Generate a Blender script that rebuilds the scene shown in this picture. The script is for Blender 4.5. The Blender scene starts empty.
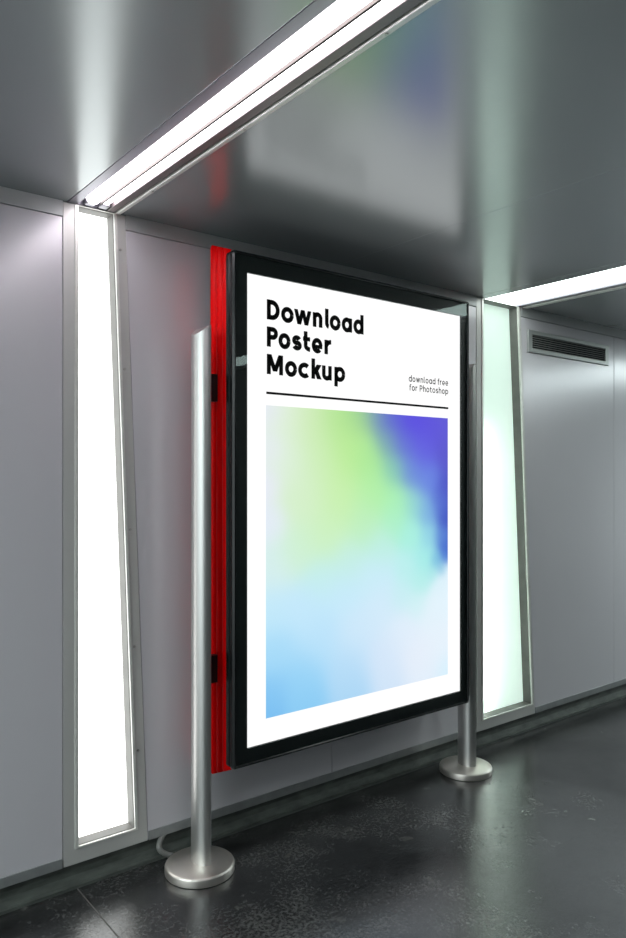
import bpy, bmesh, math
from mathutils import Vector

C = bpy.context.scene.collection
PI = math.pi

# ------------------------------------------------------------------ materials
def mat(name):
    m = bpy.data.materials.new(name); m.use_nodes = True
    nt = m.node_tree
    for n in list(nt.nodes): nt.nodes.remove(n)
    out = nt.nodes.new('ShaderNodeOutputMaterial')
    return m, nt, out

def N(nt, kind, **kw):
    n = nt.nodes.new(kind)
    for k, v in kw.items():
        if k.startswith('i_'): n.inputs[k[2:].replace('_', ' ')].default_value = v
        else: setattr(n, k, v)
    return n

def pbr(name, col, rough=.5, metal=0., noise=0., nscale=8., rnoise=0., bump=0., bscale=40., spec=.5, stretch=(1,1,1), coat=0., aniso=0.):
    m, nt, out = mat(name)
    b = N(nt, 'ShaderNodeBsdfPrincipled')
    b.inputs['Base Color'].default_value = (*col, 1)
    b.inputs['Roughness'].default_value = rough
    b.inputs['Metallic'].default_value = metal
    b.inputs['Specular IOR Level'].default_value = spec
    b.inputs['Coat Weight'].default_value = coat
    b.inputs['Anisotropic'].default_value = aniso
    nt.links.new(b.outputs[0], out.inputs[0])
    tc = N(nt, 'ShaderNodeTexCoord'); mp = N(nt, 'ShaderNodeMapping')
    mp.inputs['Scale'].default_value = stretch
    nt.links.new(tc.outputs['Object'], mp.inputs[0])
    nz = N(nt, 'ShaderNodeTexNoise'); nz.inputs['Scale'].default_value = nscale; nz.inputs['Detail'].default_value = 5
    nt.links.new(mp.outputs[0], nz.inputs['Vector'])
    if noise:
        mx = N(nt, 'ShaderNodeMix', data_type='RGBA')
        nt.links.new(nz.outputs['Fac'], mx.inputs['Factor'])
        mx.inputs[6].default_value = (*[c * (1 - noise) for c in col], 1)
        mx.inputs[7].default_value = (*[min(1, c * (1 + noise)) for c in col], 1)
        nt.links.new(mx.outputs[2], b.inputs['Base Color'])
    if rnoise:
        mr = N(nt, 'ShaderNodeMapRange')
        mr.inputs['To Min'].default_value = max(0, rough - rnoise); mr.inputs['To Max'].default_value = rough + rnoise
        nt.links.new(nz.outputs['Fac'], mr.inputs['Value'])
        nt.links.new(mr.outputs[0], b.inputs['Roughness'])
    if bump:
        n2 = N(nt, 'ShaderNodeTexNoise'); n2.inputs['Scale'].default_value = bscale; n2.inputs['Detail'].default_value = 3
        nt.links.new(mp.outputs[0], n2.inputs['Vector'])
        bp = N(nt, 'ShaderNodeBump'); bp.inputs['Strength'].default_value = bump; bp.inputs['Distance'].default_value = .002
        nt.links.new(n2.outputs['Fac'], bp.inputs['Height'])
        nt.links.new(bp.outputs[0], b.inputs['Normal'])
    return m

def emit(name, col, s):
    m, nt, out = mat(name)
    e = N(nt, 'ShaderNodeEmission'); e.inputs[0].default_value = (*col, 1); e.inputs[1].default_value = s
    nt.links.new(e.outputs[0], out.inputs[0]); return m

def diffuser(name, col, trans, glow, gcol):
    m, nt, out = mat(name)
    t = N(nt, 'ShaderNodeBsdfTranslucent'); t.inputs[0].default_value = (*col, 1)
    d = N(nt, 'ShaderNodeBsdfDiffuse'); d.inputs[0].default_value = (*col, 1)
    mx = N(nt, 'ShaderNodeMixShader'); mx.inputs[0].default_value = 1 - trans
    nt.links.new(t.outputs[0], mx.inputs[1]); nt.links.new(d.outputs[0], mx.inputs[2])
    e = N(nt, 'ShaderNodeEmission'); e.inputs[0].default_value = (*gcol, 1); e.inputs[1].default_value = glow
    ad = N(nt, 'ShaderNodeAddShader')
    nt.links.new(mx.outputs[0], ad.inputs[0]); nt.links.new(e.outputs[0], ad.inputs[1])
    nt.links.new(ad.outputs[0], out.inputs[0]); return m

M = {}
M['wall'] = pbr('lacquered_wall_panel', (.66, .635, .67), .27, .12, noise=.04, nscale=1.2)
M['wall_gap'] = pbr('dark_gap', (.02, .02, .02), .8)
M['cornice'] = pbr('cornice_metal', (.46, .47, .47), .4, .2, noise=.05)
M['rail'] = pbr('rail_metal', (.30, .31, .31), .45, .4, noise=.2, nscale=20)
M['ceil'] = pbr('ceiling_metal', (.385, .415, .42), .23, .48, noise=.05, nscale=1.5)
M['frame'] = pbr('light_frame_metal', (.58, .57, .55), .38, .2, noise=.06, nscale=6)
M['lip'] = pbr('light_frame_bead', (.78, .77, .73), .35, .25, noise=.15, nscale=30)
M['alu'] = pbr('brushed_aluminium', (.66, .65, .635), .40, .95, noise=.06, nscale=6, rnoise=.06, stretch=(30, 30, 1))
M['steel'] = pbr('worn_steel', (.72, .67, .62), .42, .9, noise=.16, nscale=14, rnoise=.1)
M['red'] = pbr('glossy_red', (.95, .001, .002), .3, 0, spec=.12, coat=0)
M['black_metal'] = pbr('black_anodised', (.008, .009, .0095), .25, 0)
M['black_glass'] = pbr('black_printed_border', (.0025, .006, .006), .5)
M['black'] = pbr('black_plastic', (.012, .012, .013), .45)
M['case'] = pbr('dark_case', (.05, .05, .052), .5)
M['white_paint'] = pbr('white_enamel', (.75, .75, .75), .5)
M['trim_dull'] = pbr('dull_trim', (.20, .17, .17), .4, .4)
M['divider'] = pbr('brown_divider', (.03, .022, .016), .6)
M['reveal'] = pbr('reveal_metal', (.17, .165, .155), .5, .2, noise=.3, nscale=14)
M['channel'] = pbr('channel_metal', (.30, .29, .33), .35, .5)
M['vent'] = pbr('vent_metal', (.36, .37, .36), .4, .5)
M['vent_dark'] = pbr('vent_shadow_box', (.012, .013, .013), .8)
M['ink'] = pbr('black_ink', (.002, .002, .002), .7, spec=.1)
M['cable'] = pbr('grey_conduit', (.20, .20, .19), .5, .2, noise=.2, nscale=30)
M['screw'] = pbr('screw_steel', (.5, .48, .45), .3, .9)
M['wall_front'] = pbr('far_wall_panel', (.012, .026, .027), .6, 0., spec=.1)

# floor: worn dark asphalt sheet
def floor_mat():
    m, nt, out = mat('dark_worn_floor')
    b = N(nt, 'ShaderNodeBsdfPrincipled'); nt.links.new(b.outputs[0], out.inputs[0])
    tc = N(nt, 'ShaderNodeTexCoord')
    def noise(sc, det=6, rough=.6):
        n = N(nt, 'ShaderNodeTexNoise'); n.inputs['Scale'].default_value = sc; n.inputs['Detail'].default_value = det
        n.inputs['Roughness'].default_value = rough
        nt.links.new(tc.outputs['Object'], n.inputs['Vector']); return n
    def ramp(src, stops):
        r = N(nt, 'ShaderNodeValToRGB'); el = r.color_ramp.elements
        while len(el) < len(stops): el.new(.5)
        for e, (p, c) in zip(el, stops): e.position = p; e.color = (c[0], c[1], c[2], 1) if isinstance(c, tuple) else (c, c, c, 1)
        nt.links.new(src, r.inputs[0]); return r
    big = noise(2.3, 8, .68); mid = noise(9, 8, .7); fine = noise(75, 5, .8); spots = noise(7, 3, .5)
    base = ramp(big.outputs['Fac'], [(.34, (.007, .007, .0075)), (.5, (.024, .024, .0245)), (.68, (.055, .054, .052))])
    gr = ramp(fine.outputs['Fac'], [(.38, .15), (.64, 2.5)])
    mul = N(nt, 'ShaderNodeMix', data_type='RGBA', blend_type='MULTIPLY'); mul.inputs['Factor'].default_value = 1
    nt.links.new(base.outputs[0], mul.inputs[6]); nt.links.new(gr.outputs[0], mul.inputs[7])
    sp = ramp(spots.outputs['Fac'], [(.655, 0.), (.72, .6)])
    mx = N(nt, 'ShaderNodeMix', data_type='RGBA'); mx.inputs[7].default_value = (.10, .098, .09, 1)
    nt.links.new(sp.outputs[0], mx.inputs['Factor']); nt.links.new(mul.outputs[2], mx.inputs[6])
    nt.links.new(mx.outputs[2], b.inputs['Base Color'])
    rg = ramp(mid.outputs['Fac'], [(.3, .11), (.5, .17), (.75, .33)])
    nt.links.new(rg.outputs[0], b.inputs['Roughness'])
    b.inputs['Specular IOR Level'].default_value = .9
    bp = N(nt, 'ShaderNodeBump'); bp.inputs['Strength'].default_value = .22; bp.inputs['Distance'].default_value = .003
    nt.links.new(fine.outputs['Fac'], bp.inputs['Height'])
    bp2 = N(nt, 'ShaderNodeBump'); bp2.inputs['Strength'].default_value = .10; bp2.inputs['Distance'].default_value = .01
    nt.links.new(mid.outputs['Fac'], bp2.inputs['Height']); nt.links.new(bp.outputs[0], bp2.inputs['Normal'])
    nt.links.new(bp2.outputs[0], b.inputs['Normal'])
    return m
M['floor'] = floor_mat()
M['groove'] = pbr('pale_joint', (.09, .085, .078), .7, noise=.5, nscale=40)

def plinth_mat():
    m = pbr('grimy_plinth', (.085, .095, .085), .5, .1, noise=.8, nscale=14, rnoise=.1, bump=.2, bscale=30, stretch=(1, 1, 3))
    return m
M['plinth'] = plinth_mat()

def glass_mat(name, rough, tint, ior):
    m, nt, out = mat(name)
    g = N(nt, 'ShaderNodeBsdfGlossy'); g.inputs['Roughness'].default_value = rough; g.inputs['Color'].default_value = (*tint, 1)
    t = N(nt, 'ShaderNodeBsdfTransparent'); t.inputs[0].default_value = (1, 1, 1, 1)
    f = N(nt, 'ShaderNodeFresnel'); f.inputs['IOR'].default_value = ior
    mx = N(nt, 'ShaderNodeMixShader')
    geo = N(nt, 'ShaderNodeNewGeometry'); one = N(nt, 'ShaderNodeMath', operation='SUBTRACT'); one.inputs[0].default_value = 1
    nt.links.new(geo.outputs['Backfacing'], one.inputs[1])
    mu = N(nt, 'ShaderNodeMath', operation='MULTIPLY'); nt.links.new(f.outputs[0], mu.inputs[0]); nt.links.new(one.outputs[0], mu.inputs[1])
    nt.links.new(mu.outputs[0], mx.inputs[0]); nt.links.new(t.outputs[0], mx.inputs[1]); nt.links.new(g.outputs[0], mx.inputs[2])
    nt.links.new(mx.outputs[0], out.inputs[0]); return m
M['glass'] = glass_mat('clear_glass', .015, (.85, 1, .98), 1.5)
M['matte_glass'] = glass_mat('antiglare_glass', .35, (1, 1, 1), 1.15)

# light sources
M['tube_warm'] = emit('fluorescent_tube_lilac', (1, .94, 1.0), 12)
M['tube_cool'] = emit('fluorescent_strip_cool', (.90, 1, .965), 4.5)
M['strip_fill'] = emit('added_fill_strip', (.86, 1, .99), 28)  # glow of the added fill strips out of view
M['panel_white'] = emit('white_light_panel', (.975, 1, .985), 3.0)
M['panel_tube'] = emit('panel_tube', (.97, 1, .97), 28)
M['panel_frosted'] = diffuser('frosted_light_panel', (.74, .79, .76), .75, .34, (.82, 1, .91))

# ------------------------------------------------------------------ mesh helpers
def box(bm, x0, x1, y0, y1, z0, z1):
    vs = [bm.verts.new((x, y, z)) for x in (x0, x1) for y in (y0, y1) for z in (z0, z1)]
    for f in ((0, 1, 3, 2), (4, 6, 7, 5), (0, 4, 5, 1), (2, 3, 7, 6), (0, 2, 6, 4), (1, 5, 7, 3)):
        bm.faces.new([vs[i] for i in f])

def prism_xz(bm, poly, y0, y1):
    a = [bm.verts.new((x, y0, z)) for x, z in poly]; b = [bm.verts.new((x, y1, z)) for x, z in poly]
    n = len(poly); bm.faces.new(a); bm.faces.new(b[::-1])
    for i in range(n): bm.faces.new((a[i], b[i], b[(i + 1) % n], a[(i + 1) % n]))

def prism_xy(bm, poly, z0, z1):
    """z0, z1: numbers or functions of (x, y)"""
    g = lambda z, p: z(*p) if callable(z) else z
    a = [bm.verts.new((x, y, g(z0, (x, y)))) for x, y in poly]; b = [bm.verts.new((x, y, g(z1, (x, y)))) for x, y in poly]
    n = len(poly); bm.faces.new(a[::-1]); bm.faces.new(b)
    for i in range(n): bm.faces.new((a[i], a[(i + 1) % n], b[(i + 1) % n], b[i]))

def ring_xz(bm, loops):
    """loops: list of (poly_xz, y); consecutive loops are bridged"""
    L = [[bm.verts.new((x, y, z)) for x, z in poly] for poly, y in loops]
    for A, B in zip(L, L[1:]):
        n = len(A)
        for i in range(n): bm.faces.new((A[i], A[(i + 1) % n], B[(i + 1) % n], B[i]))

def sweep(bm, pts, r, seg=12):
    pts = [Vector(p) for p in pts]; rings = []
    for i, p in enumerate(pts):
        d = (pts[min(i + 1, len(pts) - 1)] - pts[max(i - 1, 0)]).normalized()
        u = d.cross(Vector((0, 0, 1)))
        if u.length < 1e-3: u = d.cross(Vector((0, 1, 0)))
        u.normalize(); v = d.cross(u)
        rings.append([bm.verts.new(p + r * (math.cos(2 * PI * k / seg) * u + math.sin(2 * PI * k / seg) * v)) for k in range(seg)])
    for A, B in zip(rings, rings[1:]):
        for k in range(seg): bm.faces.new((A[k], A[(k + 1) % seg], B[(k + 1) % seg], B[k]))
    bm.faces.new(rings[0][::-1]); bm.faces.new(rings[-1])

def lathe(bm, cx, cy, prof, seg=64):
    rings = [[bm.verts.new((cx + r * math.cos(2 * PI * k / seg), cy + r * math.sin(2 * PI * k / seg), z)) for k in range(seg)] for r, z in prof]
    for A, B in zip(rings, rings[1:]):
        for k in range(seg): bm.faces.new((A[k], A[(k + 1) % seg], B[(k + 1) % seg], B[k]))
    bm.faces.new(rings[0][::-1]); bm.faces.new(rings[-1])

def base_of(p):
    v = Vector((0, 0, 0))
    while p is not None: v += p.location; p = p.parent
    return v

def obj(name, bm, m, parent=None, smooth=False, bevel=0., at=None, norm=True):
    if norm: bmesh.ops.recalc_face_normals(bm, faces=bm.faces)
    off = base_of(parent)
    loc = Vector(at) if at else Vector((0, 0, 0))
    me = bpy.data.meshes.new(name)
    for v in bm.verts: v.co -= (off if parent else loc)
    bm.to_mesh(me); bm.free()
    me.materials.append(M[m])
    if smooth:
        for p in me.polygons: p.use_smooth = True
    o = bpy.data.objects.new(name, me); C.objects.link(o)
    if parent: o.parent = parent
    else: o.location = loc
    if bevel:
        b = o.modifiers.new('bevel', 'BEVEL'); b.width = bevel; b.segments = 2; b.limit_method = 'ANGLE'
    if smooth:
        try:
            o.modifiers.new('edge', 'EDGE_SPLIT').split_angle = math.radians(35)
        except Exception: pass
    return o

def empty(name, loc, **props):
    o = bpy.data.objects.new(name, None); C.objects.link(o); o.location = loc; o.empty_display_size = .1
    for k, v in props.items(): o[k] = v
    return o

def solid(name, m, parent=None, bevel=0., **b):
    bm = bmesh.new(); box(bm, *b['b']); return obj(name, bm, m, parent, bevel=bevel)

# ------------------------------------------------------------------ setting
W = 2.66          # face of the back wall panels
H = 2.4955        # ceiling height
X0, X1 = -3.6, 14.0
YF = -1.7         # opposite wall of the corridor

bm = bmesh.new(); box(bm, X0, X1, YF - .1, 2.80, -.12, 0)
fl = obj('floor', bm, 'floor'); fl['kind'] = 'structure'
bm = bmesh.new()
box(bm, .996, 1.0005, 1.0, 2.655, -.001, .0008)
obj('floor_joint', bm, 'groove', fl)

# back wall: dark backing + separate lacquered panels with open joints
bm = bmesh.new(); box(bm, X0, X1, 2.80, 2.88, 0, H + .2)
wb = obj('wall_back', bm, 'wall_gap'); wb['kind'] = 'structure'
ZB, ZC = .091, 2.438   # panel bottom, underside of the cornice
# slanted edges of the two light panels
def edge1(z): return 1.275 + (1.185 - 1.275) * (z - .146) / (2.485 - .146)
def edge2(z): return 3.775 + (3.640 - 3.775) * (z - .149) / (2.462 - .149)
L1, L2 = .948, 3.243
def panel(poly):
    bm = bmesh.new(); prism_xz(bm, poly, W, 2.80); return obj('wall_panel', bm, 'wall', wb, bevel=.0015)
panel([(X0, ZB), (-1.1, ZB), (-1.1, ZC), (X0, ZC)])
panel([(-1.097, ZB), (L1 - .002, ZB), (L1 - .002, ZC), (-1.097, ZC)])
panel([(edge1(ZB) + .002, ZB), (2.2065, ZB), (2.2065, ZC), (edge1(ZC) + .002, ZC)])
panel([(2.2095, ZB), (L2 - .002, ZB), (L2 - .002, ZC), (2.2095, ZC)])
panel([(edge2(ZB) + .002, ZB), (4.6635, ZB), (4.6635, ZC), (edge2(ZC) + .002, ZC)])
panel([(4.6665, ZB), (6.8, ZB), (6.8, ZC), (4.6665, ZC)])
panel([(6.803, ZB), (X1, ZB), (X1, ZC), (6.803, ZC)])

def strip_seg(name, m, segs, y0, y1, z0, z1):
    bm = bmesh.new()
    for a, b in segs: box(bm, a, b, y0, y1, z0, z1)
    o = obj(name, bm, m, bevel=.001); o['kind'] = 'structure'; return o
strip_seg('trim_1', 'cornice', [(X0, L1 - .002), (edge1(2.46) + .003, L2 - .002), (edge2(2.46) + .003, X1)], W - .004, 2.80, ZC + .002, H)
strip_seg('trim_2', 'rail', [(X0, L1 - .003), (edge1(.1) + .004, L2 - .003), (edge2(.1) + .004, X1)], W - .006, W - .0005, ZB, .126)
# grimy plinth with a coved foot
bm = bmesh.new()
prof = [(2.80, 0.), (2.655, 0.), (2.655, .012), (2.668, .014), (2.680, .040), (2.684, .06), (2.684, ZB + .004), (2.80, ZB + .004)]
a = [bm.verts.new((X0, y, z)) for y, z in prof]; b = [bm.verts.new((X1, y, z)) for y, z in prof]
bm.faces.new(a); bm.faces.new(b[::-1])
for i in range(len(prof)): bm.faces.new((a[i], b[i], b[(i + 1) % len(prof)], a[(i + 1) % len(prof)]))
o = obj('baseboard_back', bm, 'plinth'); o['kind'] = 'structure'

bm = bmesh.new(); box(bm, X0, X1, YF - .08, YF, 0, H + .2)
o = obj('wall_front', bm, 'wall_front'); o['kind'] = 'structure'

# ceiling: metal sheets, each ending at the light strips
bm = bmesh.new(); box(bm, X0, X1, YF - .08, 2.88, H + .14, H + .2)
ce = obj('ceiling', bm, 'wall_gap'); ce['kind'] = 'structure'
S1a, S1b = .964, 1.163      # first light strip
S2a, S2b = 3.246, 3.692     # second light strip
S3a, S3b = 6.6, 7.0
def sheet(a, b):
    bm = bmesh.new(); box(bm, a, b, YF, 2.80, H, H + .14); return obj('ceiling_panel', bm, 'ceil', ce, bevel=.001)
for a, b in ((X0, -1.2), (-1.197, S1a - .003), (S1b + .001, 2.2505), (2.2520, S2a - .003), (S2b + .001, 5.2), (5.203, 9.0), (9.003, X1)):
    sheet(a, b)

# ------------------------------------------------------------------ ceiling lights
YE = W                # strips end at the back wall
YS = YF + .3
# first strip: open channel with two bare tubes
t = empty('ceiling_light', (1.06, .5, H), label='ceiling light strip with two bare glowing lilac-white tubes in an open channel', category='ceiling light')
bm = bmesh.new(); box(bm, S1a, 1.000, YF, 2.80, H, H + .10); obj('side_band', bm, 'channel', t, bevel=.001)
bm = bmesh.new(); box(bm, 1.000, 1.109, YF, 2.80, H + .075, H + .10); box(bm, 1.000, 1.109, 2.655, 2.80, H + .0, H + .075)
obj('reflector', bm, 'channel', t)
bm = bmesh.new(); box(bm, 1.110, 1.140, YF, 2.80, H - .002, H + .10); obj('trim', bm, 'trim_dull', t, bevel=.002)
bm = bmesh.new(); box(bm, 1.146, S1b, YF, 2.80, H - .006, H + .09); obj('trim', bm, 'lip', t, bevel=.003)
bm = bmesh.new(); box(bm, 1.0620, 1.0690, YS, 2.60, H - .004, H + .075); obj('divider', bm, 'divider', t)
for x, r in ((1.034, .025), (1.086, .014)):
    bm = bmesh.new(); sweep(bm, [(x, YS, H + .014), (x, 2.60, H + .014)], r, 20)
    tb = obj('tube', bm, 'tube_warm', t, smooth=True)
    bm = bmesh.new(); box(bm, x - .016, x + .016, 2.601, 2.640, H - .004, H + .074); obj('socket', bm, 'channel', tb, bevel=.003)
for k, y in enumerate((2.36, 1.78, 1.2, .6)):
    bm = bmesh.new(); lathe(bm, 1.1545, y, [(.0045, H - .0085), (.0045, H - .004)], 10); obj('screw', bm, 'screw', t)

# second strip: wide opal cover
t = empty('ceiling_light', (3.46, .5, H), label='wide cool-white glowing ceiling strip ending above the right wall light and the vent', category='ceiling light')
bm = bmesh.new(); box(bm, S2a, 3.322, YF, 2.80, H, H + .10); obj('side_band', bm, 'ceil', t, bevel=.001)
bm = bmesh.new(); box(bm, 3.324, 3.612, YF, 2.80, H + .07, H + .10); obj('reflector', bm, 'white_paint', t)
bm = bmesh.new(); box(bm, 3.326, 3.600, YF + .02, 2.70, H + .006, H + .020); obj('cover', bm, 'tube_cool', t)
bm = bmesh.new(); box(bm, 3.614, 3.655, YF, 2.80, H, H + .10); obj('trim', bm, 'channel', t)
bm = bmesh.new(); box(bm, 3.657, S2b, YF, 2.80, H - .006, H + .10); obj('trim', bm, 'lip', t, bevel=.003)
for y in (2.36, 1.98, 1.4, .8):
    bm = bmesh.new(); lathe(bm, 3.675, y, [(.005, H - .0085), (.005, H - .004)], 10); obj('screw', bm, 'screw', t)

# unseen fill strips, added just outside the frame on either side to brighten the walls
for x, lab in ((-1.5, 'added cool-white fill strip under the ceiling to the left, outside the view'), (6.4, 'added cool-white fill strip under the ceiling to the far right, outside the view')):
    t = empty('ceiling_light', (x, .5, H), label=lab, category='ceiling light')
    bm = bmesh.new(); box(bm, x - .17, x + .17, -.2, 2.60, H - .012, H - .002); obj('cover', bm, 'strip_fill', t)
    for a in (-.19, .172):
        bm = bmesh.new(); box(bm, x + a, x + a + .018, -.2, 2.60, H - .014, H - .0005); obj('trim', bm, 'lip', t)

# ------------------------------------------------------------------ wall lights
def wall_light(L, top, bot, gl_top, gl_bot, edge, stile, label, frosted):
    """tapered light let into the wall: stile and sill frame, sunk bead, glowing pane"""
    t = empty('wall_light', (L + .12, W, ZB), label=label, category='wall light', group='tapered light panels in the wall')
    zt = H - .003
    outer = [(L, ZB), (edge(ZB), ZB), (edge(zt), zt), (L, zt)]
    zb = .146
    rt = lambda z, d: bot + (top - bot) * (z - .146) / (2.485 - .146) - d
    zi, zq, zd = zt - .001, zt - .002, zt - .004
    inner = [(L + stile, zb), (rt(zb, 0), zb), (rt(zi, 0), zi), (L + stile, zi)]
    bm = bmesh.new()
    ring_xz(bm, [(outer, 2.80), (outer, W - .002), (inner, W - .002)])
    obj('frame', bm, 'frame', t, norm=True)
    # bright bead along the sill and the slanted side, then the dark return
    bead = [(L + stile + .013, zb + .006), (rt(zb + .006, .011), zb + .006), (rt(zq, .011), zq), (L + stile + .013, zq)]
    deep = [(L + stile + .016, zb + .008), (rt(zb + .008, .013), zb + .008), (rt(zd, .013), zd), (L + stile + .016, zd)]
    bm = bmesh.new(); ring_xz(bm, [(inner, W - .002), (inner, W - .006), (bead, W - .006), (bead, W + .004)])
    obj('bead', bm, 'lip', t)
    bm = bmesh.new(); ring_xz(bm, [(bead, W + .004), (deep, W + .006), (deep, 2.735)])
    obj('reveal', bm, 'reveal', t)
    pane = [(L + stile - .02, zb - .02), (rt(zb, 0) + .02, zb - .02), (rt(zt, 0) + .02, zd), (L + stile - .02, zd)]
    bm = bmesh.new(); prism_xz(bm, pane, W + .058, W + .062)
    obj('diffuser', bm, 'panel_frosted' if frosted else 'panel_white', t)
    if frosted:
        bm = bmesh.new(); box(bm, L, edge(ZB), 2.79, 2.798, ZB, zt); obj('reflector', bm, 'white_paint', t)
        bm = bmesh.new(); sweep(bm, [(L + .13, 2.768, .14), (L + .13, 2.768, 1.75)], .012, 14); obj('tube', bm, 'panel_tube', t, smooth=True)
    for z in (2.36, 1.91, 1.3, .85, .45):
        x = rt(z, 0) + (edge(z) - rt(z, 0)) * .3
        bm = bmesh.new(); sweep(bm, [(x, W + .002, z), (x, W - .006, z)], .005, 10); obj('screw', bm, 'screw', t)
    return t
wall_light(L1, 1.150, 1.236, 0, 0, edge1, .042, 'narrow blazing white wall light left of the poster display, broadening downward', False)
wall_light(L2, 3.622, 3.760, 0, 0, edge2, .042, 'wide greenish-white frosted wall light right of the poster display', True)

# ------------------------------------------------------------------ air vent
t = empty('air_vent', (4.14, W, 2.3), label='louvred grey metal air vent high on the right wall', category='vent')
vx0, vx1, vz0, vz1 = 3.702, 4.585, 2.236, 2.372
o_ = [(vx0, vz0), (vx1, vz0), (vx1, vz1), (vx0, vz1)]
i_ = [(vx0 + .042, vz0 + .026), (vx1 - .042, vz0 + .026), (vx1 - .042, vz1 - .026), (vx0 + .042, vz1 - .026)]
s_ = [(vx0 + .004, vz0 + .004), (vx1 - .004, vz0 + .004), (vx1 - .004, vz1 - .004), (vx0 + .004, vz1 - .004)]
bm = bmesh.new(); ring_xz(bm, [(o_, W - .0005), (o_, W - .006), (s_, W - .010), (i_, W - .010), (i_, W - .0012)]); obj('vent_frame', bm, 'vent', t)
bm = bmesh.new(); box(bm, vx0 + .03, vx1 - .03, W - .0014, W - .0006, vz0 + .02, vz1 - .02); obj('backing', bm, 'vent_dark', t)
ns = 7
for k in range(ns):
    z = vz0 + .030 + (vz1 - vz0 - .060) * k / (ns - 1)
    bm = bmesh.new()
    pr = [(W - .0085, z - .0035), (W - .0075, z - .0040), (W - .002, z + .0020), (W - .003, z + .0026)]
    a = [bm.verts.new((vx0 + .042, y, zz)) for y, zz in pr]; b = [bm.verts.new((vx1 - .042, y, zz)) for y, zz in pr]
    bm.faces.new(a); bm.faces.new(b[::-1])
    for i in range(4): bm.faces.new((a[i], b[i], b[(i + 1) % 4], a[(i + 1) % 4]))
    obj('slat', bm, 'vent', t)

# ------------------------------------------------------------------ poster display on two posts
BX0, BX1, BY, BZ0, BZ1 = 1.504, 2.870, 2.400, .385, 2.366
PYC, PA, PB = 2.490, .054, .045
display = empty('poster_display', (2.19, PYC, 0), label='free-standing black and red illuminated poster case held between two steel posts', category='poster display')

def rrect(x0, x1, z0, z1, r, n=6):
    pts = []
    for cx, cz, a0 in ((x1 - r, z0 + r, -90), (x1 - r, z1 - r, 0), (x0 + r, z1 - r, 90), (x0 + r, z0 + r, 180)):
        for k in range(n + 1):
            a = math.radians(a0 + 90 * k / n); pts.append((cx + r * math.cos(a), cz + r * math.sin(a)))
    return pts
# front frame: stepped black profile
rr = lambda d, r: rrect(BX0 + d, BX1 - d, BZ0 + d, BZ1 - d, max(.002, r - d * .8))
bm = bmesh.new()
ring_xz(bm, [(rr(.010, .014), 2.452), (rr(0, .014), 2.450), (rr(0, .014), 2.432), (rr(.004, .014), 2.429), (rr(.004, .014), 2.424), (rr(0, .014), 2.421),
             (rr(0, .014), 2.406), (rr(.005, .014), BY - .004), (rr(.010, .014), BY - .004), (rr(.013, .014), BY), (rr(.013, .014), 2.44)])
obj('front_frame', bm, 'black_metal', display)
# glass, black printed border behind it, opening for the poster
PX0, PX1, PZ0, PZ1 = 1.572, 2.813, .453, 2.288
bm = bmesh.new()
o_ = [(BX0 + .013, BZ0 + .013), (BX1 - .013, BZ0 + .013), (BX1 - .013, BZ1 - .013), (BX0 + .013, BZ1 - .013)]
i_ = [(PX0, PZ0), (PX1, PZ0), (PX1, PZ1), (PX0, PZ1)]
ring_xz(bm, [(o_, BY + .006), (i_, BY + .006), (i_, BY + .0125), (o_, BY + .0125), (o_, BY + .006)])
obj('black_border', bm, 'black_glass', display)
ring = lambda y0, y1: [(o_, y0), (i_, y0), (i_, y1), (o_, y1), (o_, y0)]
bm = bmesh.new(); ring_xz(bm, ring(BY + .001, BY + .004)); obj('glass', bm, 'glass', display)
bm = bmesh.new(); box(bm, PX0 + .0003, PX1 - .0003, BY + .001, BY + .004, PZ0 + .0003, PZ1 - .0003); obj('matte_glass', bm, 'matte_glass', display)
bm = bmesh.new(); box(bm, BX0 + .016, BX1 - .016, 2.4455, 2.600, BZ0 + .02, BZ1 - .02); obj('case', bm, 'case', display, bevel=.004)
# red ribbed side panels
def red_side(x, s, zb, zt, kb, kt):
    prof = []
    ys = [2.452, 2.498, 2.544, 2.590]
    prof.append((x - s * .018, ys[0]))
    for a, b in zip(ys, ys[1:]):
        n = 10
        for k in range(n + 1):
            u = k / n; prof.append((x + s * (.015 * math.sin(PI * u) ** .8 - .015), a + .0015 + (b - a - .003) * u))
    prof.append((x - s * .018, ys[-1]))
    bm = bmesh.new()
    rings = []
    for e, d in ((0, .008), (.006, .002), (.014, 0)):
        rings.append([bm.verts.new((px - s * d, py, zb - kb * (py - ys[0]) + e)) for px, py in prof])
    for e, d in ((.018, 0), (.007, .002), (0, .007)):
        rings.append([bm.verts.new((px - s * d, py, zt + kt * (py - ys[0]) - e)) for px, py in prof])
    for A, B in zip(rings, rings[1:]):
        for i in range(len(prof)): bm.faces.new((A[i], A[(i + 1) % len(prof)], B[(i + 1) % len(prof)], B[i]))
    bm.faces.new(rings[0][::-1]); bm.faces.new(rings[-1])
    return obj('side_panel', bm, 'red', display, smooth=True)
red_side(BX0 + .002, -1, .367, 2.381, .43, .36); red_side(BX1 - .006, 1, .40, 2.34, 0, 0)

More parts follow.
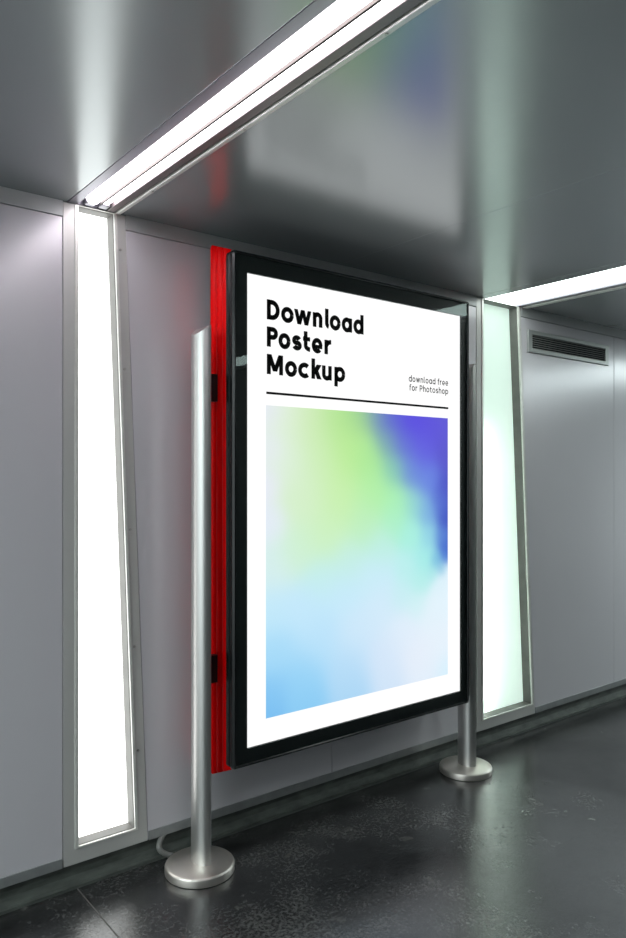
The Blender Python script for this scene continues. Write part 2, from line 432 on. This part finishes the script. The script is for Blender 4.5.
for xf, s in ((1.428, -1), (2.968, -1)):
    left = xf < 2
    bm = bmesh.new()
    poly = [(xf + s * PB * math.cos(-PI / 2 + PI * k / 20), PYC + PA * math.sin(-PI / 2 + PI * k / 20)) for k in range(21)]
    poly += [(xf - s * .004, PYC + PA - .003), (xf - s * .004, PYC - PA + .003)]
    top = lambda x, y, xf=xf, s=s: 2.074 - .036 * max(0, (x - xf) * s) / PB
    if s < 0: poly = poly[::-1]
    prism_xy(bm, poly, .02, top)
    p = obj('post', bm, 'alu', display, smooth=True)
    cx = xf - .016
    bm = bmesh.new(); lathe(bm, cx, PYC, [(.129, 0), (.132, .003), (.132, .026), (.130, .031), (.124, .035), (.05, .037)]); obj('base_plate', bm, 'steel', p, smooth=True)
    for z0 in (1.795, .695):
        a, b = (xf + .003, BX0 + .003) if left else (BX1 - .003, xf - PB + .004)
        bm = bmesh.new(); box(bm, a, b, PYC + (.026 if left else -.006), PYC + (.050 if left else .030), z0, z0 + .108); obj('bracket', bm, 'black', p, bevel=.002)

# ------------------------------------------------------------------ poster
poster = empty('poster', ((PX0 + PX1) / 2, BY + .009, PZ0), label='backlit white poster with green and blue gradient picture under bold black headline', category='poster')
M['paper'] = emit('backlit_paper', (1, 1, 1), 1.04)
YPOST = BY + .009
bm = bmesh.new(); box(bm, PX0 + .0005, PX1 - .0005, YPOST, YPOST + .0015, PZ0 + .0005, PZ1 - .0005); obj('sheet', bm, 'paper', poster)
# picture: colours laid out over a fine grid
s2l = lambda c: (c / 255 / 12.92) if c / 255 <= .04045 else ((c / 255 + .055) / 1.055) ** 2.4
CP = [  # u, v (0..1 from top left), sRGB, radius
 (0, 0, (233, 235, 250), .10), (.10, .02, (226, 242, 222), .13), (.22, .03, (205, 236, 180), .13), (.36, .03, (180, 230, 148), .12), (.47, .01, (160, 212, 150), .10),
 (.56, 0, (118, 150, 190), .09), (.65, .01, (98, 106, 214), .09), (.76, .02, (94, 82, 226), .11), (.90, .03, (97, 87, 222), .12), (1, .03, (100, 95, 214), .12),
 (.62, .10, (122, 165, 184), .09), (.72, .11, (105, 122, 215), .09), (.84, .13, (103, 103, 226), .10), (1, .14, (94, 92, 205), .10),
 (.40, .14, (188, 238, 152), .14), (.52, .16, (172, 234, 155), .11), (.25, .16, (208, 240, 188), .14), (.09, .17, (224, 241, 224), .13), (.02, .14, (233, 237, 247), .07), (0, .25, (234, 236, 251), .08),
 (.66, .20, (136, 202, 184), .09), (.76, .21, (113, 146, 220), .09), (.87, .24, (110, 138, 228), .10), (1, .27, (80, 88, 198), .09),
 (.55, .28, (180, 242, 170), .13), (.68, .32, (172, 243, 185), .10), (.36, .30, (202, 242, 176), .15), (.18, .30, (215, 241, 205), .14), (.02, .38, (230, 237, 250), .09),
 (.78, .33, (150, 215, 215), .09), (.87, .36, (128, 180, 228), .08), (.95, .33, (92, 118, 212), .07), (1, .38, (72, 92, 196), .08),
 (.66, .39, (176, 242, 205), .09), (.50, .40, (192, 241, 196), .12), (.30, .43, (206, 243, 196), .13), (.15, .47, (208, 242, 212), .12), (.03, .52, (216, 240, 240), .12),
 (.76, .44, (172, 242, 226), .09), (.88, .46, (150, 215, 232), .07), (.96, .46, (95, 135, 215), .06), (1, .50, (74, 108, 206), .06),
 (.58, .48, (192, 241, 230), .10), (.40, .52, (198, 240, 232), .11), (.26, .57, (198, 240, 238), .10), (.84, .54, (168, 238, 234), .08), (.93, .55, (128, 192, 226), .05), (.985, .54, (84, 130, 212), .04),
 (.96, .585, (142, 200, 228), .035), (1, .60, (225, 243, 254), .06), (.74, .57, (190, 241, 240), .09), (.83, .63, (184, 240, 236), .07), (.90, .60, (172, 232, 234), .045), (.94, .645, (222, 243, 252), .06),
 (.55, .58, (203, 238, 250), .12), (.38, .63, (200, 236, 252), .12), (.20, .66, (198, 234, 253), .13), (.03, .66, (196, 234, 252), .12), (.70, .67, (200, 240, 244), .08), (.80, .71, (206, 242, 245), .07),
 (.88, .74, (228, 244, 253), .10), (1, .72, (229, 246, 255), .10), (.60, .70, (212, 236, 252), .12), (.45, .77, (208, 234, 252), .13), (.25, .78, (188, 228, 252), .14), (.04, .80, (168, 220, 250), .12),
 (.72, .80, (226, 240, 253), .12), (.95, .86, (232, 244, 254), .13), (.80, .92, (232, 240, 252), .13), (.60, .88, (214, 232, 251), .13), (.40, .90, (184, 222, 249), .13), (.18, .90, (150, 211, 248), .12), (.02, .92, (136, 200, 245), .10),
 (0, 1, (122, 190, 241), .10), (.20, 1, (140, 204, 245), .11), (.42, 1, (172, 215, 246), .12), (.65, 1, (210, 230, 250), .12), (.85, 1, (228, 241, 253), .12), (1, 1, (216, 242, 255), .10)]
def art(u, v):
    sw = 0; c = [0, 0, 0]
    for pu, pv, col, r in CP:
        d2 = ((u - pu) ** 2 + ((v - pv) * 1.16) ** 2) / (r * r * .62)
        w = math.exp(-d2) + 1e-9
        sw += w
        for k in range(3): c[k] += w * col[k]
    return [x / sw for x in c]
GX0, GX1, GZ0, GZ1 = 1.661, 2.7245, .549, 1.783
nx, nz = 70, 82
bm = bmesh.new(); vg = []
for j in range(nz + 1):
    vg.append([bm.verts.new((GX0 + (GX1 - GX0) * i / nx, YPOST - .0006, GZ1 + (GZ0 - GZ1) * j / nz)) for i in range(nx + 1)])
for j in range(nz):
    for i in range(nx): bm.faces.new((vg[j][i], vg[j + 1][i], vg[j + 1][i + 1], vg[j][i + 1]))
m_, nt_, out_ = mat('printed_gradient')
at_ = N(nt_, 'ShaderNodeAttribute'); at_.attribute_name = 'print_colour'
em_ = N(nt_, 'ShaderNodeEmission'); em_.inputs[1].default_value = 1.0
nt_.links.new(at_.outputs['Color'], em_.inputs[0]); nt_.links.new(em_.outputs[0], out_.inputs[0])
M['art'] = m_
pic = obj('picture', bm, 'art', poster, norm=False)
pic['label'] = 'soft green, violet and sky blue gradient picture'
ca = pic.data.color_attributes.new('print_colour', 'FLOAT_COLOR', 'POINT')
k = 0
for j in range(nz + 1):
    for i in range(nx + 1):
        r_, g_, b_ = art(i / nx, j / nz)
        ca.data[k].color = (s2l(r_), s2l(g_), s2l(b_), 1); k += 1

# ---- stroke lettering -------------------------------------------------------
def ribbon(bm, pts, w, y):
    """flat stroke of width w along pts (x, z), butt ends, mitred joints"""
    pts = [p for i, p in enumerate(pts) if i == 0 or (Vector(p) - Vector(pts[i - 1])).length > w * .02]
    n = len(pts); L = []; R = []
    for i, p in enumerate(pts):
        a = Vector(pts[max(i - 1, 0)]); b = Vector(p); c = Vector(pts[min(i + 1, n - 1)])
        d1 = (b - a).normalized() if i else (c - b).normalized()
        d2 = (c - b).normalized() if i < n - 1 else d1
        t = (d1 + d2)
        t = t.normalized() if t.length > 1e-6 else d1
        nn = Vector((-t.y, t.x)); m1 = Vector((-d1.y, d1.x))
        s = w / 2 / max(.45, nn.dot(m1))
        L.append(b + nn * s); R.append(b - nn * s)
    vl = [bm.verts.new((p.x, y, p.y)) for p in L]; vr = [bm.verts.new((p.x, y, p.y)) for p in R]
    for i in range(n - 1): bm.faces.new((vl[i], vl[i + 1], vr[i + 1], vr[i]))

def diag(bm, x0, z0, x1, z1, wh, y):
    bm.faces.new([bm.verts.new((x, y, z)) for x, z in ((x0 - wh / 2, z0), (x0 + wh / 2, z0), (x1 + wh / 2, z1), (x1 - wh / 2, z1))])

def arc(cx, cz, rx, rz, a0, a1, n=14):
    return [(cx + rx * math.cos(math.radians(a0 + (a1 - a0) * k / n)), cz + rz * math.sin(math.radians(a0 + (a1 - a0) * k / n))) for k in range(n + 1)]

def glyph(bm, ch, x, W_, z, xh, cap, asc, desc, w, y):
    h = w / 2; ov = w * .10
    def st(pts, ww=w): ribbon(bm, [(x + px, z + pz) for px, pz in pts], ww, y)
    def di(x0, z0, x1, z1, k=1.12): diag(bm, x + x0, z + z0, x + x1, z + z1, w * k, y)
    def bowl(x0, x1, a0=0, a1=360, n=40):
        st(arc((x0 + x1) / 2, xh / 2, (x1 - x0) / 2 - h, xh / 2 - h + ov, a0, a1, n))
    r = W_ / 2 - h
    if ch == 'o': bowl(0, W_)
    elif ch in 'ad': bowl(0, W_); st([(W_ - h, 0), (W_ - h, xh if ch == 'a' else asc)])
    elif ch == 'p': bowl(0, W_); st([(h, -desc), (h, xh)])
    elif ch == 'c': bowl(0, W_ * 1.14, 46, 314)
    elif ch == 'e':
        st(arc(W_ / 2, xh / 2, r, xh / 2 - h + ov, 0, 318, 36)); st([(h, xh * .5 - h * .45), (W_ - h * .1, xh * .5 - h * .45)], w * .82)
    elif ch == 'l': st([(h, asc), (h, w * 1.3)] + arc(W_, w * 1.3, W_ - h, w * 1.3 - h, 180, 262, 8))
    elif ch == 'n': rr_ = r; st([(h, 0), (h, xh)]); st([(h, xh - h - rr_ * 1.0)] + arc(W_ / 2, xh - h - rr_ * .95 + ov, r, rr_ * .95, 180, 0, 20) + [(W_ - h, 0)])
    elif ch == 'h': rr_ = r; st([(h, 0), (h, asc)]); st([(h, xh - h - rr_ * 1.0)] + arc(W_ / 2, xh - h - rr_ * .95 + ov, r, rr_ * .95, 180, 0, 20) + [(W_ - h, 0)])
    elif ch == 'u': rr_ = r; st([(W_ - h, 0), (W_ - h, xh)]); st([(h, xh)] + arc(W_ / 2, h + rr_ * .95 - ov, r, rr_ * .95, 180, 360, 20))
    elif ch == 'r': st([(h, 0), (h, xh)]); st(arc(W_ * .98, xh * .5, W_ * .98 - h, xh * .5 - h + ov, 180, 88, 12))
    elif ch == 't': st([(W_ * .36, xh + w * 1.15), (W_ * .36, w * 1.25)] + arc(W_ * .98, w * 1.25, W_ * .62, w * 1.25 - h, 180, 268, 8)); st([(0, xh - h * .9), (W_ * .96, xh - h * .9)], w * .9)
    elif ch == 'f': st([(W_ * .40, 0), (W_ * .40, asc - W_ * .6)] + arc(W_ * 1.02, asc - W_ * .6, W_ * .62, W_ * .6 - h, 180, 85, 10)); st([(0, xh - h * .9), (W_ * .96, xh - h * .9)], w * .9)
    elif ch == 's':
        q = (xh - w) / 4 + ov * .5; cx = W_ / 2; rx = r
        st(arc(cx, xh - h - q + ov * .4, rx * .92, q, 25, 90, 6)[0:] + arc(cx, xh - h - q + ov * .4, rx * .95, q, 90, 262, 14)[1:] + arc(cx, h + q - ov * .4, rx, q, 82, -90, 14) + arc(cx, h + q - ov * .4, rx, q, -90, -158, 6)[1:])
    elif ch == 'k': st([(h, 0), (h, asc)]); di(w * .9, xh * .42, W_ - w * .62, xh, 1.35); di(W_ - w * .58, 0, W_ * .46, xh * .58, 1.25)
    elif ch == 'w':
        for a, b in ((.10, .29), (.50, .29), (.50, .71), (.90, .71)): di(W_ * a, xh, W_ * b, 0, 1.0)
    elif ch == 'D':
        st([(h, 0), (h, cap)]); R_ = cap / 2 - h
        st([(h, cap - h), (W_ * .40, cap - h)] + arc(W_ * .40, cap / 2, W_ * .60 - h, R_, 90, -90, 24) + [(W_ * .40, h), (h, h)])
    elif ch == 'P':
        st([(h, 0), (h, cap)]); cz = cap * .68; R_ = cap * .32 - h
        st([(h, cap - h), (W_ * .52, cap - h)] + arc(W_ * .52, cz, W_ * .48 - h, R_, 90, -90, 18) + [(W_ * .52, cz - R_), (h, cz - R_)])
    elif ch == 'M':
        st([(h, 0), (h, cap)]); st([(W_ - h, 0), (W_ - h, cap)])
        di(w * .62, cap, W_ / 2, cap * .16, 1.1); di(W_ - w * .62, cap, W_ / 2, cap * .16, 1.1)

head = [(2.1195, [('D', 1.6637, .0625), ('o', 1.7330, .0630), ('w', 1.7985, .0875), ('n', 1.8940, .0515), ('l', 1.9590, .0225), ('o', 1.9845, .0605), ('a', 2.0510, .0590), ('d', 2.1170, .0595)]),
        (2.0125, [('P', 1.6637, .0540), ('o', 1.7200, .0600), ('s', 1.7870, .0500), ('t', 1.8430, .0390), ('e', 1.8885, .0575), ('r', 1.9560, .0370)]),
        (1.9040, [('M', 1.6637, .0790), ('o', 1.7520, .0610), ('c', 1.8180, .0590), ('k', 1.8870, .0530), ('u', 1.9430, .0530), ('p', 2.0100, .0610)])]
YT = YPOST - .0010
bm = bmesh.new()
for z, line in head:
    for ch, x, w_ in line: glyph(bm, ch, x + .0015, w_, z + .002, .0605, .0795, .0840, .0225, .0194, YT)
o = obj('headline', bm, 'ink', poster, norm=False)
WD = dict(d=.60, o=.60, w=.80, n=.52, l=.24, a=.60, f=.36, r=.36, e=.58, P=.56, h=.52, t=.38, s=.48, p=.60)
bm = bmesh.new()
for z, text, xa, xb in ((1.9395, 'download free', 2.4575, 2.7265), (1.8985, 'for Photoshop', 2.4610, 2.7265)):
    adv = [(.34 if c == ' ' else WD[c] + .13) for c in text]; tot = sum(adv) - .13
    sc = (xb - xa) / tot; x = xa
    for c, a in zip(text, adv):
        if c != ' ': glyph(bm, c, x, WD[c] * sc, z, .0215, .0290, .0305, .0085, .0045, YT)
        x += a * sc
obj('caption', bm, 'ink', poster, norm=False)
bm = bmesh.new(); box(bm, 1.6627, 2.7275, YT, YT + .0003, 1.8270, 1.8365); obj('rule_line', bm, 'ink', poster)

# ------------------------------------------------------------------ conduit loop behind the left post
bm = bmesh.new()
pts = []
for k in range(15):
    u = k / 14; a = PI * u
    pts.append((1.362 - .050 * math.sin(a) + .01 * u, 2.672 - .045 * u - .01 * math.sin(a), .098 - .086 * u))
sweep(bm, pts, .0105, 12)
o = obj('conduit', bm, 'cable', smooth=True, at=(1.36, 2.64, .02))
o['label'] = 'short grey conduit loop emerging from the plinth behind the left base plate'; o['category'] = 'conduit'

# ------------------------------------------------------------------ world, camera, view
w = bpy.data.worlds.new('World'); bpy.context.scene.world = w; w.use_nodes = True
bg = w.node_tree.nodes['Background']; bg.inputs[0].default_value = (.70, .79, .80, 1); bg.inputs[1].default_value = 2.5

cam = bpy.data.cameras.new('camera'); co = bpy.data.objects.new('camera', cam); C.objects.link(co)
F = 742.
cam.sensor_fit = 'VERTICAL'; cam.sensor_height = 36; cam.lens = F / 938 * 36
cam.shift_y = 8 / 938
cam.clip_start = .05
yaw = math.atan2(942, 742)
co.location = (0, 0, 1.5)
co.rotation_euler = (PI / 2, 0, yaw - PI / 2)
sc = bpy.context.scene
sc.camera = co
sc.view_settings.view_transform = 'Standard'
sc.view_settings.look = 'None'
sc.view_settings.exposure = 0
sc.view_settings.gamma = 1
sc.view_settings.use_curve_mapping = False
sc.cycles.use_denoising = True
sc.cycles.max_bounces = 10
sc.cycles.transparent_max_bounces = 12
